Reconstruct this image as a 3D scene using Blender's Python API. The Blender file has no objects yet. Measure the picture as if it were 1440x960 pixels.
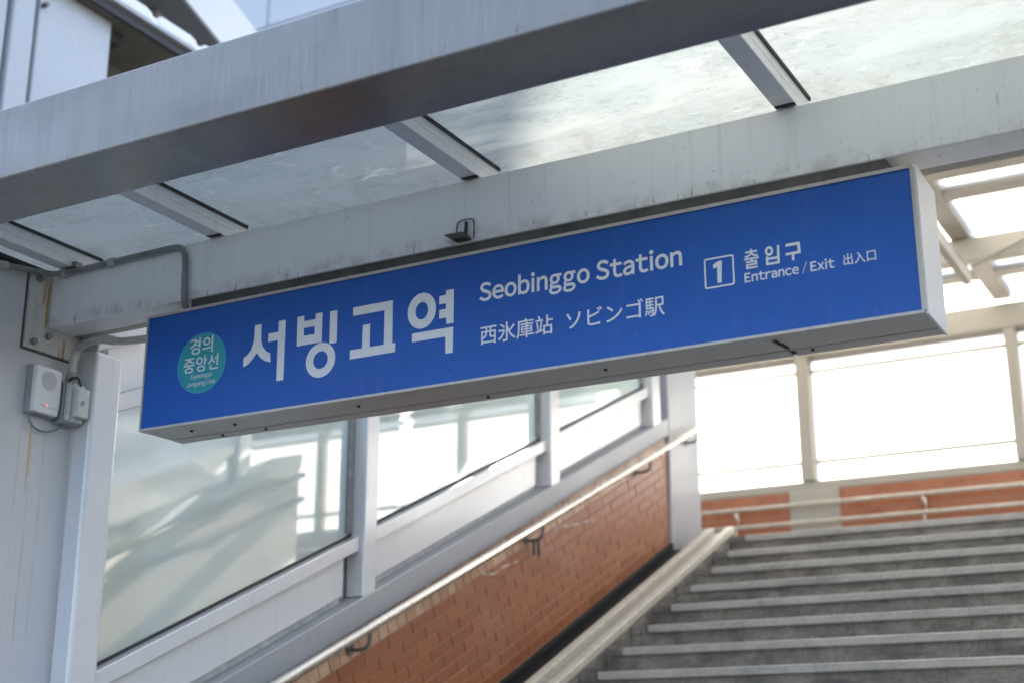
import bpy, bmesh, math, random
from mathutils import Vector, Matrix
random.seed(7)
sc = bpy.context.scene
COL = sc.collection
R = math.radians

# ------------------------------------------------------------------ camera
cam = bpy.data.cameras.new('camera')
cam.sensor_width = 36.0
cam.lens = 50.18
cam.clip_start = 0.05
cam.clip_end = 3000
camo = bpy.data.objects.new('camera', cam)
COL.objects.link(camo)
camo.location = (0, 0, 1.6)
camo.rotation_euler = (R(90 + 17.105), 0, R(29.055))
cam.dof.use_dof = True
cam.dof.focus_distance = 4.28
cam.dof.aperture_fstop = 2.5
sc.camera = camo

# ------------------------------------------------------------------ light
SUN_EL, SUN_AZ = 32.0, -35.0          # azimuth measured from +Y towards +X
world = bpy.data.worlds.new('World')
sc.world = world
world.use_nodes = True
wn = world.node_tree
sky = wn.nodes.new('ShaderNodeTexSky')
sky.sky_type = 'NISHITA'
sky.sun_disc = False
sky.sun_elevation = R(SUN_EL)
sky.sun_rotation = R(SUN_AZ)
sky.air_density = .8
sky.dust_density = 3.0
hs = wn.nodes.new('ShaderNodeHueSaturation')          # thin winter haze: paler sky all round
hs.inputs['Saturation'].default_value = .78
wn.links.new(sky.outputs[0], hs.inputs['Color'])
wn.links.new(hs.outputs[0], wn.nodes['Background'].inputs[0])
wn.nodes['Background'].inputs[1].default_value = 0.13
sl = bpy.data.lights.new('sun', 'SUN')
sl.energy = 4.2
sl.angle = R(0.53)
sl.color = (1.0, 0.93, 0.82)
so = bpy.data.objects.new('sun', sl)
COL.objects.link(so)
sdir = Vector((math.sin(R(SUN_AZ)) * math.cos(R(SUN_EL)), math.cos(R(SUN_AZ)) * math.cos(R(SUN_EL)), math.sin(R(SUN_EL))))
so.rotation_euler = sdir.to_track_quat('Z', 'Y').to_euler()
so.location = sdir * 40

sc.view_settings.view_transform = 'Standard'
sc.view_settings.look = 'None'
sc.view_settings.exposure = 2.55
sc.view_settings.gamma = 1.0
sc.render.engine = 'CYCLES'
sc.cycles.use_denoising = True
sc.cycles.max_bounces = 10
sc.cycles.diffuse_bounces = 5
sc.cycles.glossy_bounces = 4
sc.cycles.transmission_bounces = 6
sc.cycles.transparent_max_bounces = 12
sc.cycles.sample_clamp_indirect = 8.0
sc.cycles.caustics_reflective = False
sc.cycles.caustics_refractive = False

# ------------------------------------------------------------------ node helpers
class NT:
    def __init__(s, name):
        s.m = bpy.data.materials.new(name)
        s.m.use_nodes = True
        s.t = s.m.node_tree
        s.t.nodes.clear()
        s.out = s.t.nodes.new('ShaderNodeOutputMaterial')
        s.geo = None
    def n(s, kind, **kw):
        o = s.t.nodes.new(kind)
        for k, v in kw.items():
            setattr(o, k, v)
        return o
    def link(s, a, b):
        s.t.links.new(a, b)
    def put(s, sock, v):
        if hasattr(v, 'is_output') or isinstance(v, bpy.types.NodeSocket):
            s.link(v, sock)
        else:
            sock.default_value = v if not (isinstance(v, tuple) and len(v) == 3 and sock.type == 'RGBA') else v + (1.0,)
    def pos(s):
        if s.geo is None:
            s.geo = s.n('ShaderNodeNewGeometry')
        return s.geo.outputs['Position']
    def xyz(s):
        o = s.n('ShaderNodeSeparateXYZ'); s.link(s.pos(), o.inputs[0]); return o.outputs
    def math(s, op, a, b=0.0, c=0.0, clamp=False):
        o = s.n('ShaderNodeMath', operation=op, use_clamp=clamp)
        s.put(o.inputs[0], a); s.put(o.inputs[1], b); s.put(o.inputs[2], c)
        return o.outputs[0]
    def vscale(s, scale, src=None, rot=(0, 0, 0), loc=(0, 0, 0)):
        o = s.n('ShaderNodeMapping'); s.link(src or s.pos(), o.inputs[0])
        o.inputs['Scale'].default_value = scale; o.inputs['Rotation'].default_value = rot
        o.inputs['Location'].default_value = loc
        return o.outputs[0]
    def noise(s, scale=(1, 1, 1), detail=4.0, rough=0.55, dist=0.0, loc=(0, 0, 0), rot=(0, 0, 0)):
        o = s.n('ShaderNodeTexNoise'); s.link(s.vscale(scale, loc=loc, rot=rot), o.inputs['Vector'])
        o.inputs['Scale'].default_value = 1.0; o.inputs['Detail'].default_value = detail
        o.inputs['Roughness'].default_value = rough; o.inputs['Distortion'].default_value = dist
        return o.outputs[0]
    def ramp(s, v, a, b, lo=0.0, hi=1.0):
        o = s.n('ShaderNodeMapRange'); o.interpolation_type = 'SMOOTHSTEP'
        s.put(o.inputs[0], v)
        for i, q in zip((1, 2, 3, 4), (a, b, lo, hi)):
            o.inputs[i].default_value = q
        return o.outputs[0]
    def mix(s, f, a, b, mode='MIX'):
        o = s.n('ShaderNodeMix', data_type='RGBA', blend_type=mode)
        s.put(o.inputs[0], f); s.put(o.inputs[6], a); s.put(o.inputs[7], b)
        return o.outputs[2]
    def bump(s, h, strength=0.2, dist=0.01):
        o = s.n('ShaderNodeBump'); s.link(h, o.inputs['Height'])
        o.inputs['Strength'].default_value = strength; o.inputs['Distance'].default_value = dist
        return o.outputs[0]
    def bsdf(s, color, rough=0.5, metal=0.0, normal=None, spec=0.5, coat=0.0, coat_rough=0.1):
        o = s.n('ShaderNodeBsdfPrincipled')
        s.put(o.inputs['Base Color'], color); s.put(o.inputs['Roughness'], rough)
        o.inputs['Metallic'].default_value = metal
        o.inputs['Specular IOR Level'].default_value = spec
        o.inputs['Coat Weight'].default_value = coat
        o.inputs['Coat Roughness'].default_value = coat_rough
        if normal is not None:
            s.link(normal, o.inputs['Normal'])
        return o.outputs[0]
    def shmix(s, f, a, b):
        o = s.n('ShaderNodeMixShader'); s.put(o.inputs[0], f); s.link(a, o.inputs[1]); s.link(b, o.inputs[2])
        return o.outputs[0]
    def sheet(s, sh):
        """a pane with two faces scatters once: light leaves the far face unhindered"""
        s.pos()
        cl = s.n('ShaderNodeBsdfTransparent')
        return s.done(s.shmix(s.geo.outputs['Backfacing'], sh, cl.outputs[0]))
    def done(s, sh):
        s.link(sh, s.out.inputs[0]); return s.m

def painted(name, col, dirt=(0.12, 0.11, 0.10), rough=0.38, drip=0.35, scratch=0.0, spec=0.5, coat=0.0, metal=0.0, edge=None, patch=0.0):
    """coated steel: long vertical run marks, fine dirt specks, soft unevenness"""
    t = NT(name)
    big = t.noise((1.3, 1.3, 1.3), 3)
    runs = t.noise((38, 38, 1.6), 3, 0.6)
    runs2 = t.noise((16, 16, 0.9), 4, 0.65, loc=(3, 1, 7))
    speck = t.noise((120, 120, 60), 2, 0.6)
    c = t.mix(t.ramp(big, .3, .75, 0, .16), col, tuple(x * .72 for x in col))
    c = t.mix(t.math('MULTIPLY', t.ramp(runs, .52, .78), drip), c, dirt)
    c = t.mix(t.math('MULTIPLY', t.ramp(runs2, .58, .8), drip * .8), c, dirt)
    c = t.mix(t.math('MULTIPLY', t.ramp(speck, .68, .8), .55), c, dirt)
    if patch:
        pn = t.noise((.75, .75, 1.6), 5, .6, loc=(2.3, 0, 0))
        c = t.mix(t.ramp(pn, .42, .68, 0, patch), c, tuple(x * .5 for x in col))
        pv = t.noise((9, 9, .7), 5, .65, loc=(1, 4, 2))
        c = t.mix(t.ramp(pv, .5, .75, 0, patch * .7), c, tuple(x * .6 for x in col))
    if edge:
        z = t.xyz()[2]
        nz = t.n('ShaderNodeSeparateXYZ'); t.link(t.geo.outputs['True Normal'], nz.inputs[0])
        near = t.math('MULTIPLY', t.ramp(z, edge + .045, edge), t.ramp(t.math('ABSOLUTE', nz.outputs[2]), .6, .3))
        es = t.noise((70, 70, 16), 3, .6, loc=(7, 7, 7))
        c = t.mix(t.math('MULTIPLY', t.math('MULTIPLY', t.ramp(es, .60, .70), near), .5), c, (.05, .045, .04))
        c = t.mix(t.math('MULTIPLY', t.ramp(t.noise((14, 14, 14), 4), .4, .7), t.math('MULTIPLY', near, .35)), c, (.25, .21, .15))
        sp = t.noise((26, 26, 4.5), 2, .5, loc=(1, 9, 3))
        c = t.mix(t.math('MULTIPLY', t.ramp(sp, .72, .77), .5), c, (.10, .10, .10))
    if scratch:
        s1 = t.noise((210, 210, 7), 2, 0.5, loc=(5, 2, 1))
        s2 = t.noise((3.0, 3.0, 3.0), 2)
        light = tuple(min(1, x * 1.45) for x in col)
        c = t.mix(t.math('MULTIPLY', t.math('MULTIPLY', t.ramp(s1, .52, .72), t.ramp(s2, .35, .6)), scratch), c, light)
    r = t.ramp(big, .2, .8, rough - .06, rough + .1)
    return t.done(t.bsdf(c, r, metal, None, spec, coat, .12))

M = {}
M['white'] = painted('white_painted_steel', (.68, .68, .67), rough=.3, drip=.12)
M['screen'] = painted('white_screen_paint', (.68, .69, .70), rough=.2, drip=.08, coat=.8)
M['beam'] = painted('canopy_beam_paint', (.84, .845, .85), rough=.32, drip=.14, edge=3.145)
M['frontbeam'] = painted('front_beam_paint', (.25, .246, .232), (.11, .108, .105), rough=.22, drip=.30, scratch=.5, coat=.3, metal=.4, edge=3.13, patch=.6)
M['clad'] = painted('white_wall_cladding', (.46, .48, .51), rough=.3, drip=.08)
M['eave'] = painted('eave_white_metal', (.80, .81, .82), rough=.35, drip=.06)
M['concrete'] = painted('grey_coated_concrete', (.34, .355, .38), (.22, .22, .22), rough=.4, drip=.2, coat=.15)
M['roofsteel'] = painted('roof_steel_paint', (.36, .34, .29), (.3, .27, .2), rough=.5, drip=.12)
M['alu'] = painted('sign_aluminium', (.50, .48, .44), (.15, .14, .13), rough=.35, drip=.3)
M['cap'] = painted('sign_end_cap_paint', (.72, .71, .69), rough=.35, drip=.1)

def plain(name, col, rough=.5, metal=0., var=.25, scale=20, bump=.1, spec=.5):
    t = NT(name)
    nz = t.noise((scale,) * 3, 5, .6)
    c = t.mix(t.ramp(nz, .25, .8), tuple(x * (1 - var) for x in col), tuple(min(1, x * (1 + var)) for x in col))
    return t.done(t.bsdf(c, t.ramp(nz, .2, .8, rough - .07, rough + .07), metal, t.bump(nz, bump, .004), spec))
M['conduit'] = plain('grey_conduit', (.22, .23, .23), .4)
M['conduit_light'] = plain('pale_conduit', (.50, .49, .46), .45)
M['rubber'] = plain('black_rubber', (.02, .021, .022), .55)
M['dark'] = plain('dark_gap', (.03, .032, .035), .7)
M['steel'] = plain('stainless_steel', (.72, .69, .63), .28, 1., .04, 6, 0)
M['darksteel'] = plain('dark_bracket_steel', (.16, .14, .13), .4, .6)
M['skirting'] = plain('black_stone_skirting', (.016, .017, .020), .6, 0, .4, 30, .1, .2)
M['ramp'] = plain('cream_stone_ramp', (.52, .49, .42), .5, 0, .18, 25, .2)
M['ramp_mid'] = plain('grey_stone_channel', (.36, .34, .30), .6, 0, .25, 40, .3)
M['ledge'] = plain('ledge_top', (.42, .43, .44), .6, 0, .2)
M['mortar'] = plain('pale_mortar', (.33, .20, .13), .8, 0, .25, 60, .4)
M['ground'] = plain('paving_ground', (.06, .06, .06), .8, 0, .2, 2)
M['landing'] = plain('landing_stone', (.30, .29, .28), .5, 0, .2, 8)
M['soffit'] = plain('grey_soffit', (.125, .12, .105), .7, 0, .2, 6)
M['darkbeam'] = plain('dark_grey_beam', (.13, .14, .155), .55, 0, .12, 3)
M['lampgrey'] = plain('grey_fitting', (.32, .31, .30), .5)
M['darkbrown'] = plain('dark_clip_and_gap_shade', (.08, .074, .066), .6, 0, .4, 12)  # dark clip and sealant colour, also the shade painted above the sign
M['tape'] = plain('black_tape', (.03, .025, .03), .5)
M['sticker'] = plain('turquoise_sticker', (.08, .40, .40), .5)
M['smear'] = plain('white_mortar_smear', (.62, .60, .56), .7)
M['abs'] = plain('white_plastic', (.74, .75, .76), .35, 0, .04, 30, .02)
M['abs_grey'] = plain('grey_plastic', (.30, .32, .33), .45, 0, .1, 30, .05)
M['abs_pale'] = plain('pale_grey_plastic', (.55, .56, .55), .45, 0, .12, 40, .1)
M['grille'] = plain('grille_plastic', (.50, .52, .53), .5, 0, .08, 200, .3)
M['bark'] = plain('bark', (.09, .07, .055), .9, 0, .3, 20, .5)
M['leaf'] = plain('leaf', (.07, .10, .06), .6, 0, .3, 4)
M['facade'] = painted('pale_facade_panel', (.54, .58, .63), rough=.35, drip=.05)
M['sidegrey'] = plain('blue_grey_flashing', (.38, .43, .50), .5, 0, .06, 3, .02)
M['darkwall'] = plain('joint_back', (.18, .19, .2), .7)

# white text, teal, blue
M['print'] = plain('white_print', (.74, .75, .78), .45, 0, .05, 40, .02)
M['teal'] = plain('teal_print', (.015, .30, .36), .45, 0, .06, 30, .02)
M['ring'] = plain('pale_blue_print', (.10, .40, .62), .45, 0, .05, 30, .02)
def blue():
    t = NT('blue_sign_film')
    big = t.noise((2, 2, 5), 3)
    sp = t.noise((170, 170, 110), 2, .5)
    dust = t.noise((30, 30, 3), 4, .6)
    c = t.mix(t.ramp(big, .3, .7), (.0085, .088, .40), (.0105, .100, .44))
    c = t.mix(t.math('MULTIPLY', t.ramp(dust, .5, .8), .05), c, (.35, .38, .42))
    c = t.mix(t.math('MULTIPLY', t.ramp(sp, .745, .79), .5), c, (.4, .45, .5))
    return t.done(t.bsdf(c, .42, 0, None, .35))
M['blue'] = blue()

# cladded pillar: rust runs below the bolted plate
def pillar_mat():
    t = NT('pillar_cladding')
    col = (.58, .585, .595)
    x, y, z = t.xyz()
    big = t.noise((1.5, 1.5, 1.0), 3)
    runs = t.noise((30, 30, .8), 4, .6)
    c = t.mix(t.ramp(big, .3, .75, 0, .2), col, (.40, .41, .43))
    c = t.mix(t.math('MULTIPLY', t.ramp(runs, .55, .8), .22), c, (.24, .23, .22))
    wob = t.math('MULTIPLY', t.math('SUBTRACT', t.noise((4, 4, 9), 2), .5), .012)
    def streak(y0, w, z0, z1, amt, colr):
        nonlocal c
        d = t.math('ABSOLUTE', t.math('SUBTRACT', t.math('ADD', y, wob), y0))
        m = t.math('MULTIPLY', t.ramp(d, w, w * .25), t.math('MULTIPLY', t.ramp(z, z0, z0 + .12), t.ramp(z, z1, z1 - .03)))
        m = t.math('MULTIPLY', m, t.math('MULTIPLY', t.ramp(t.noise((40, 40, 7), 3), .3, .6), amt))
        c = t.mix(m, c, colr)
    streak(3.405, .008, 2.45, 2.81, .85, (.50, .33, .08))
    streak(3.415, .004, 1.9, 2.75, .5, (.36, .26, .12))
    streak(3.36, .006, 2.0, 2.8, .25, (.30, .28, .25))
    streak(3.47, .01, 2.0, 2.8, .25, (.32, .30, .27))
    return t.done(t.bsdf(c, .36, 0, t.bump(big, .05, .01)))
M['pillar'] = pillar_mat()

def plate_mat():
    t = NT('rusty_white_plate')
    x, y, z = t.xyz()
    c = t.mix(t.ramp(t.noise((25, 25, 3), 4), .45, .8, 0, .4), (.58, .57, .53), (.34, .31, .26))
    wob = t.math('MULTIPLY', t.math('SUBTRACT', t.noise((4, 4, 14), 2), .5), .012)
    for y0, w, z0, z1, a in ((3.412, .008, 3.12, 3.32, 1.), (3.505, .009, 3.02, 3.13, 1.), (3.395, .012, 3.2, 3.36, .7), (3.487, .005, 3.02, 3.10, .8)):
        d = t.math('ABSOLUTE', t.math('SUBTRACT', t.math('ADD', y, wob), y0))
        m = t.math('MULTIPLY', t.ramp(d, w, w * .3), t.math('MULTIPLY', t.ramp(z, z0, z0 + .03), t.ramp(z, z1, z1 - .04)))
        c = t.mix(t.math('MULTIPLY', m, a), c, (.42, .25, .06))
    e = t.math('MULTIPLY', t.ramp(t.noise((20, 20, 20), 4), .5, .7), .4)
    c = t.mix(e, c, (.25, .24, .2))
    return t.done(t.bsdf(c, .5))
M['plate'] = plate_mat()

# translucent roof sheets and end windows
def frosted(name, tint, trans, transp, rough_gloss=.15, gloss=.06):
    t = NT(name)
    nz = t.noise((1.2, 1.2, 1.2), 4)
    a = t.n('ShaderNodeBsdfTranslucent'); t.put(a.inputs[0], t.mix(t.ramp(nz, .3, .7), tint, tuple(x * .9 for x in tint)))
    b = t.n('ShaderNodeBsdfTransparent'); b.inputs[0].default_value = tuple(min(1, x * 1.02) for x in tint) + (1,)
    s = t.shmix(transp, a.outputs[0], b.outputs[0])
    d = t.n('ShaderNodeBsdfDiffuse'); d.inputs[0].default_value = tint + (1,)
    s = t.shmix(1 - trans, s, d.outputs[0])
    g = t.n('ShaderNodeBsdfGlossy'); g.inputs['Roughness'].default_value = rough_gloss
    return t.sheet(t.shmix(gloss, s, g.outputs[0]))
M['roofsheet'] = frosted('roof_sheet', (.80, .77, .70), .9, .3)
M['window'] = frosted('end_window_sheet', (.70, .69, .67), .93, .35)
M['sidewindow'] = frosted('side_window_sheet', (.93, .94, .94), .85, .12)

# dusty canopy glass
def canopy_glass():
    t = NT('dusty_canopy_glass')
    x, y, z = t.xyz()
    n1 = t.noise((2.6, 5.5, 3), 7, .68, .8)
    n2 = t.noise((26, 70, 20), 6, .72, .8, rot=(0, 0, .5))
    n3 = t.noise((1.1, 1.5, 1), 3)
    n4 = t.noise((7, 12, 7), 8, .78, .9, rot=(0, 0, -.4), loc=(4, 2, 0))
    n5 = t.noise((60, 60, 60), 3, .6)
    dirt = t.math('MULTIPLY', t.ramp(n2, .48, .70), t.ramp(n1, .36, .62))
    snow = t.math('MULTIPLY', t.ramp(n4, .50, .68), t.math('MULTIPLY', t.ramp(n1, .42, .58), t.ramp(t.noise((1.7, 2.6, 2), 4, .6, .5, loc=(8, 3, 1)), .44, .62)))
    tint = t.mix(t.ramp(n3, .3, .7), (.178, .208, .203), (.212, .222, .213))
    tint = t.mix(t.ramp(n1, .35, .65, 0, .4), tint, (.135, .162, .158))
    tint = t.mix(t.math('MULTIPLY', dirt, .65), tint, (.09, .105, .095))
    tint = t.mix(t.math('MULTIPLY', t.ramp(n5, .6, .75), .35), tint, (.13, .15, .14))
    tint = t.mix(t.math('MULTIPLY', snow, .8), tint, (.42, .42, .40))
    edge = t.math('MULTIPLY', t.ramp(y, 3.32, 3.52), t.ramp(t.noise((9, 4, 4), 6, .7, .5), .45, .68))
    tint = t.mix(t.math('MULTIPLY', edge, .4), tint, (.13, .125, .10))
    a = t.n('ShaderNodeBsdfTranslucent'); t.link(tint, a.inputs[0])
    b = t.n('ShaderNodeBsdfTransparent'); b.inputs[0].default_value = (.62, .70, .70, 1)
    f = t.math('ADD', t.ramp(n1, .3, .7, .99, 1.0), t.math('MULTIPLY', snow, .1), clamp=True)
    s = t.shmix(f, b.outputs[0], a.outputs[0])
    d = t.n('ShaderNodeBsdfDiffuse'); t.link(tint, d.inputs[0])
    s = t.shmix(.22, s, d.outputs[0])
    g = t.n('ShaderNodeBsdfGlossy'); g.inputs['Roughness'].default_value = .12
    fr = t.n('ShaderNodeFresnel'); fr.inputs[0].default_value = 1.45
    return t.sheet(t.shmix(t.math('MULTIPLY', fr.outputs[0], .6), s, g.outputs[0]))
M['canopyglass'] = canopy_glass()

# side screen glass: greenish frosted film with a mirror-like face
def screen_glass():
    t = NT('frosted_screen_glass')
    n1 = t.noise((1.5, 1.5, 1.5), 3)
    a = t.n('ShaderNodeBsdfTranslucent'); t.put(a.inputs[0], t.mix(n1, (.60, .76, .72), (.68, .81, .78)))
    b = t.n('ShaderNodeBsdfTransparent'); b.inputs[0].default_value = (.80, .89, .86, 1)
    s = t.shmix(.25, a.outputs[0], b.outputs[0])
    d = t.n('ShaderNodeBsdfDiffuse'); d.inputs[0].default_value = (.52, .66, .63, 1)
    s = t.shmix(.50, s, d.outputs[0])
    g = t.n('ShaderNodeBsdfGlossy'); g.inputs['Roughness'].default_value = .012
    fr = t.n('ShaderNodeFresnel'); fr.inputs[0].default_value = 3.3
    return t.sheet(t.shmix(fr.outputs[0], s, g.outputs[0]))
M['screenglass'] = screen_glass()

def brick_mat():
    t = NT('glazed_orange_brick')
    oi = t.n('ShaderNodeObjectInfo')
    r = oi.outputs['Random']
    x, y, z = t.xyz()
    c = t.mix(r, (.27, .092, .039), (.33, .122, .052))
    nz = t.noise((18, 18, 18), 4)
    c = t.mix(t.ramp(nz, .4, .8, 0, .3), c, (.26, .10, .06))
    bl = t.noise((1.3, 1.3, 2.2), 3, loc=(0, 3, 1))
    c = t.mix(t.ramp(bl, .52, .75, 0, .45), c, (.40, .27, .22))
    return t.done(t.bsdf(c, t.ramp(nz, .2, .8, .26, .42), 0, t.bump(nz, .12, .004), .5))
M['brick'] = brick_mat()
def brick_tan():
    t = NT('tan_header_brick')
    oi = t.n('ShaderNodeObjectInfo')
    c = t.mix(oi.outputs['Random'], (.40, .21, .12), (.58, .38, .25))
    nz = t.noise((30, 30, 30), 4)
    c = t.mix(t.ramp(nz, .45, .8, 0, .5), c, (.20, .12, .09))
    return t.done(t.bsdf(c, .36, 0, t.bump(nz, .15, .004)))
M['bricktan'] = brick_tan()
def brick_far(name, c1, c2, mo):
    t = NT(name)
    b = t.n('ShaderNodeTexBrick')
    sw = t.n('ShaderNodeSeparateXYZ'); t.link(t.pos(), sw.inputs[0])
    cb = t.n('ShaderNodeCombineXYZ')
    t.link(t.math('ADD', sw.outputs[0], sw.outputs[1]), cb.inputs[0]); t.link(sw.outputs[2], cb.inputs[1])
    t.link(cb.outputs[0], b.inputs['Vector'])
    b.inputs['Color1'].default_value = c1 + (1,); b.inputs['Color2'].default_value = c2 + (1,)
    b.inputs['Mortar'].default_value = mo + (1,)
    b.inputs['Scale'].default_value = 1; b.inputs['Brick Width'].default_value = .21; b.inputs['Row Height'].default_value = .065
    b.inputs['Mortar Size'].default_value = .006
    return t.done(t.bsdf(b.outputs[0], .4))
M['brickfar'] = brick_far('far_brick', (.30, .095, .042), (.36, .13, .06), (.28, .15, .10))
M['brickpale'] = brick_far('pale_lit_brick', (.50, .43, .40), (.56, .50, .47), (.5, .48, .46))  # right wall brick with sunlight put into its pale colour

def stone_mat(name, lo, hi, stain, joint=.6):
    t = NT(name)
    n1 = t.noise((5, 5, 7), 7, .75, .6)
    n2 = t.noise((90, 90, 90), 3, .6)
    n3 = t.noise((2.2, 2.2, 14), 4, .6)
    c = t.mix(t.ramp(n1, .3, .7), lo, hi)
    c = t.mix(t.ramp(n2, .45, .7, 0, .5), c, tuple(x * .55 for x in lo))
    c = t.mix(t.ramp(n3, .55, .75, 0, stain), c, (.045, .048, .05))
    x, y, z = t.xyz()
    j = t.math('ABSOLUTE', t.math('SUBTRACT', t.math('FRACT', t.math('MULTIPLY', x, 1 / .6)), .5))
    c = t.mix(t.ramp(j, .012, .004, 0, joint), c, (.05, .05, .05))
    return t.done(t.bsdf(c, .6, 0, t.bump(n2, .3, .003)))
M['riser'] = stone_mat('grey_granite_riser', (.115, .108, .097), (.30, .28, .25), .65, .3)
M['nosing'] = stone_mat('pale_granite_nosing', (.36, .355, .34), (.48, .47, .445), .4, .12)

# ------------------------------------------------------------------ mesh helpers
SL = 0.4485                                    # slope of the stair
BASE = {}
class MB:
    def __init__(s):
        s.v = []; s.f = []; s.sm = []
    def hexa(s, p):                            # 8 points: bottom 4 ccw, top 4 ccw
        i = len(s.v); s.v += [tuple(q) for q in p]
        for f in ((3, 2, 1, 0), (4, 5, 6, 7), (0, 1, 5, 4), (1, 2, 6, 5), (2, 3, 7, 6), (3, 0, 4, 7)):
            s.f.append(tuple(i + k for k in f)); s.sm.append(False)
        return s
    def box(s, x0, x1, y0, y1, z0, z1):
        return s.hexa([(x0, y0, z0), (x1, y0, z0), (x1, y1, z0), (x0, y1, z0), (x0, y0, z1), (x1, y0, z1), (x1, y1, z1), (x0, y1, z1)])
    def sbox(s, x0, x1, y0, y1, c0, c1):       # box that follows the stair slope; c = height above the slope line
        g = lambda y, c: SL * y + c
        return s.hexa([(x0, y0, g(y0, c0)), (x1, y0, g(y0, c0)), (x1, y1, g(y1, c0)), (x0, y1, g(y1, c0)),
                       (x0, y0, g(y0, c1)), (x1, y0, g(y0, c1)), (x1, y1, g(y1, c1)), (x0, y1, g(y1, c1))])
    def prism(s, poly, axis, a, b):            # polygon in the other two axes extruded along axis
        i = len(s.v); n = len(poly)
        def p3(q, t):
            return {'x': (t, q[0], q[1]), 'y': (q[0], t, q[1]), 'z': (q[0], q[1], t)}[axis]
        s.v += [p3(q, a) for q in poly] + [p3(q, b) for q in poly]
        s.f.append(tuple(i + k for k in reversed(range(n)))); s.f.append(tuple(i + n + k for k in range(n)))
        for k in range(n):
            s.f.append((i + k, i + (k + 1) % n, i + n + (k + 1) % n, i + n + k))
        s.sm += [False] * (n + 2)
        return s
    def tube(s, pts, r, n=10, caps=True):
        pts = [Vector(p) for p in pts]
        rs = r if isinstance(r, (list, tuple)) else [r] * len(pts)
        i0 = len(s.v); up = None
        for k, p in enumerate(pts):
            d = (pts[min(k + 1, len(pts) - 1)] - pts[max(k - 1, 0)]).normalized()
            if up is None:
                up = d.orthogonal().normalized()
            up = (up - d * up.dot(d)).normalized()
            sd = d.cross(up)
            for j in range(n):
                a = 2 * math.pi * j / n
                s.v.append(tuple(p + (up * math.cos(a) + sd * math.sin(a)) * rs[k]))
        for k in range(len(pts) - 1):
            for j in range(n):
                a = i0 + k * n; b = a + n
                s.f.append((a + j, a + (j + 1) % n, b + (j + 1) % n, b + j)); s.sm.append(True)
        if caps:
            s.f.append(tuple(i0 + j for j in reversed(range(n)))); s.f.append(tuple(i0 + (len(pts) - 1) * n + j for j in range(n)))
            s.sm += [False, False]
        return s
    def build(s, name, mat, parent=None, bevel=0.0, origin=None, segs=2):
        if parent is not None:
            base = BASE[parent.name]
        elif origin is not None:
            base = Vector(origin)
        else:
            xs = [v[0] for v in s.v]; ys = [v[1] for v in s.v]; zs = [v[2] for v in s.v]
            base = Vector(((min(xs) + max(xs)) / 2, (min(ys) + max(ys)) / 2, min(zs)))
        me = bpy.data.meshes.new(name)
        me.from_pydata([tuple(Vector(v) - base) for v in s.v], [], s.f)
        me.validate()
        bm = bmesh.new(); bm.from_mesh(me)
        bmesh.ops.recalc_face_normals(bm, faces=bm.faces)
        bm.to_mesh(me); bm.free()
        if len(me.polygons) == len(s.sm):
            me.polygons.foreach_set('use_smooth', s.sm)
        me.materials.append(M[mat] if isinstance(mat, str) else mat)
        o = bpy.data.objects.new(name, me)
        COL.objects.link(o)
        if parent is not None:
            o.parent = parent
        else:
            o.location = base
        BASE[o.name] = base
        if bevel:
            md = o.modifiers.new('bevel', 'BEVEL'); md.width = bevel; md.segments = segs; md.limit_method = 'ANGLE'; md.angle_limit = R(40)
        return o

def tag(o, label=None, cat=None, group=None, kind=None):
    if label: o['label'] = label
    if cat: o['category'] = cat
    if group: o['group'] = group
    if kind: o['kind'] = kind
    return o
def thing(name, loc, label, cat, group=None, kind=None):
    o = bpy.data.objects.new(name, None)
    o.empty_display_size = .1
    o.location = loc
    COL.objects.link(o)
    BASE[o.name] = Vector(loc)
    return tag(o, label, cat, group, kind)
def arc(cx, cz, r, a0, a1, n=8):
    return [(cx + r * math.cos(R(a0 + (a1 - a0) * k / n)), cz + r * math.sin(R(a0 + (a1 - a0) * k / n))) for k in range(n + 1)]
def smooth_path(pts, it=3):
    pts = [Vector(p) for p in pts]
    for _ in range(it):
        q = [pts[0]]
        for a, b in zip(pts, pts[1:]):
            q += [a * .75 + b * .25, a * .25 + b * .75]
        pts = q + [pts[-1]]
    return pts

# ================================================================== SETTING
GZ = 0.062
tag(MB().box(-600, 600, -600, 900, GZ - .5, GZ).build('ground', 'ground'), kind='structure')

# ---- staircase: 21 steps, each a riser block with a pale nosing slab
STX0, STX1 = -3.360, -0.31
stairs = thing('staircase', (-1.82, 2.13, GZ), None, None, kind='structure')
TOPY, TOPZ, TR, RS = 9.056, 3.17, .33, .148
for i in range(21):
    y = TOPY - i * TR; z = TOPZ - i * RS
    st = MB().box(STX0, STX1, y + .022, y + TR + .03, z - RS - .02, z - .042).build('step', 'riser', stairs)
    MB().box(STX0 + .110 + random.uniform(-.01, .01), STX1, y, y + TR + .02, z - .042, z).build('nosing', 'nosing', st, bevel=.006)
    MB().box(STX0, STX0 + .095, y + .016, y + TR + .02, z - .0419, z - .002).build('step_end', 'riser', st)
tag(MB().box(-6.2, 5.4, TOPY + TR + .0201, 12.6, TOPZ - .25, TOPZ).build('landing_floor', 'landing'), kind='structure')
MB().prism([(2.2, GZ), (9.4, GZ), (9.4, 2.9), (9.2, 2.9)], 'x', -3.30, -.32).build('stair_core', 'riser', stairs)

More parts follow.
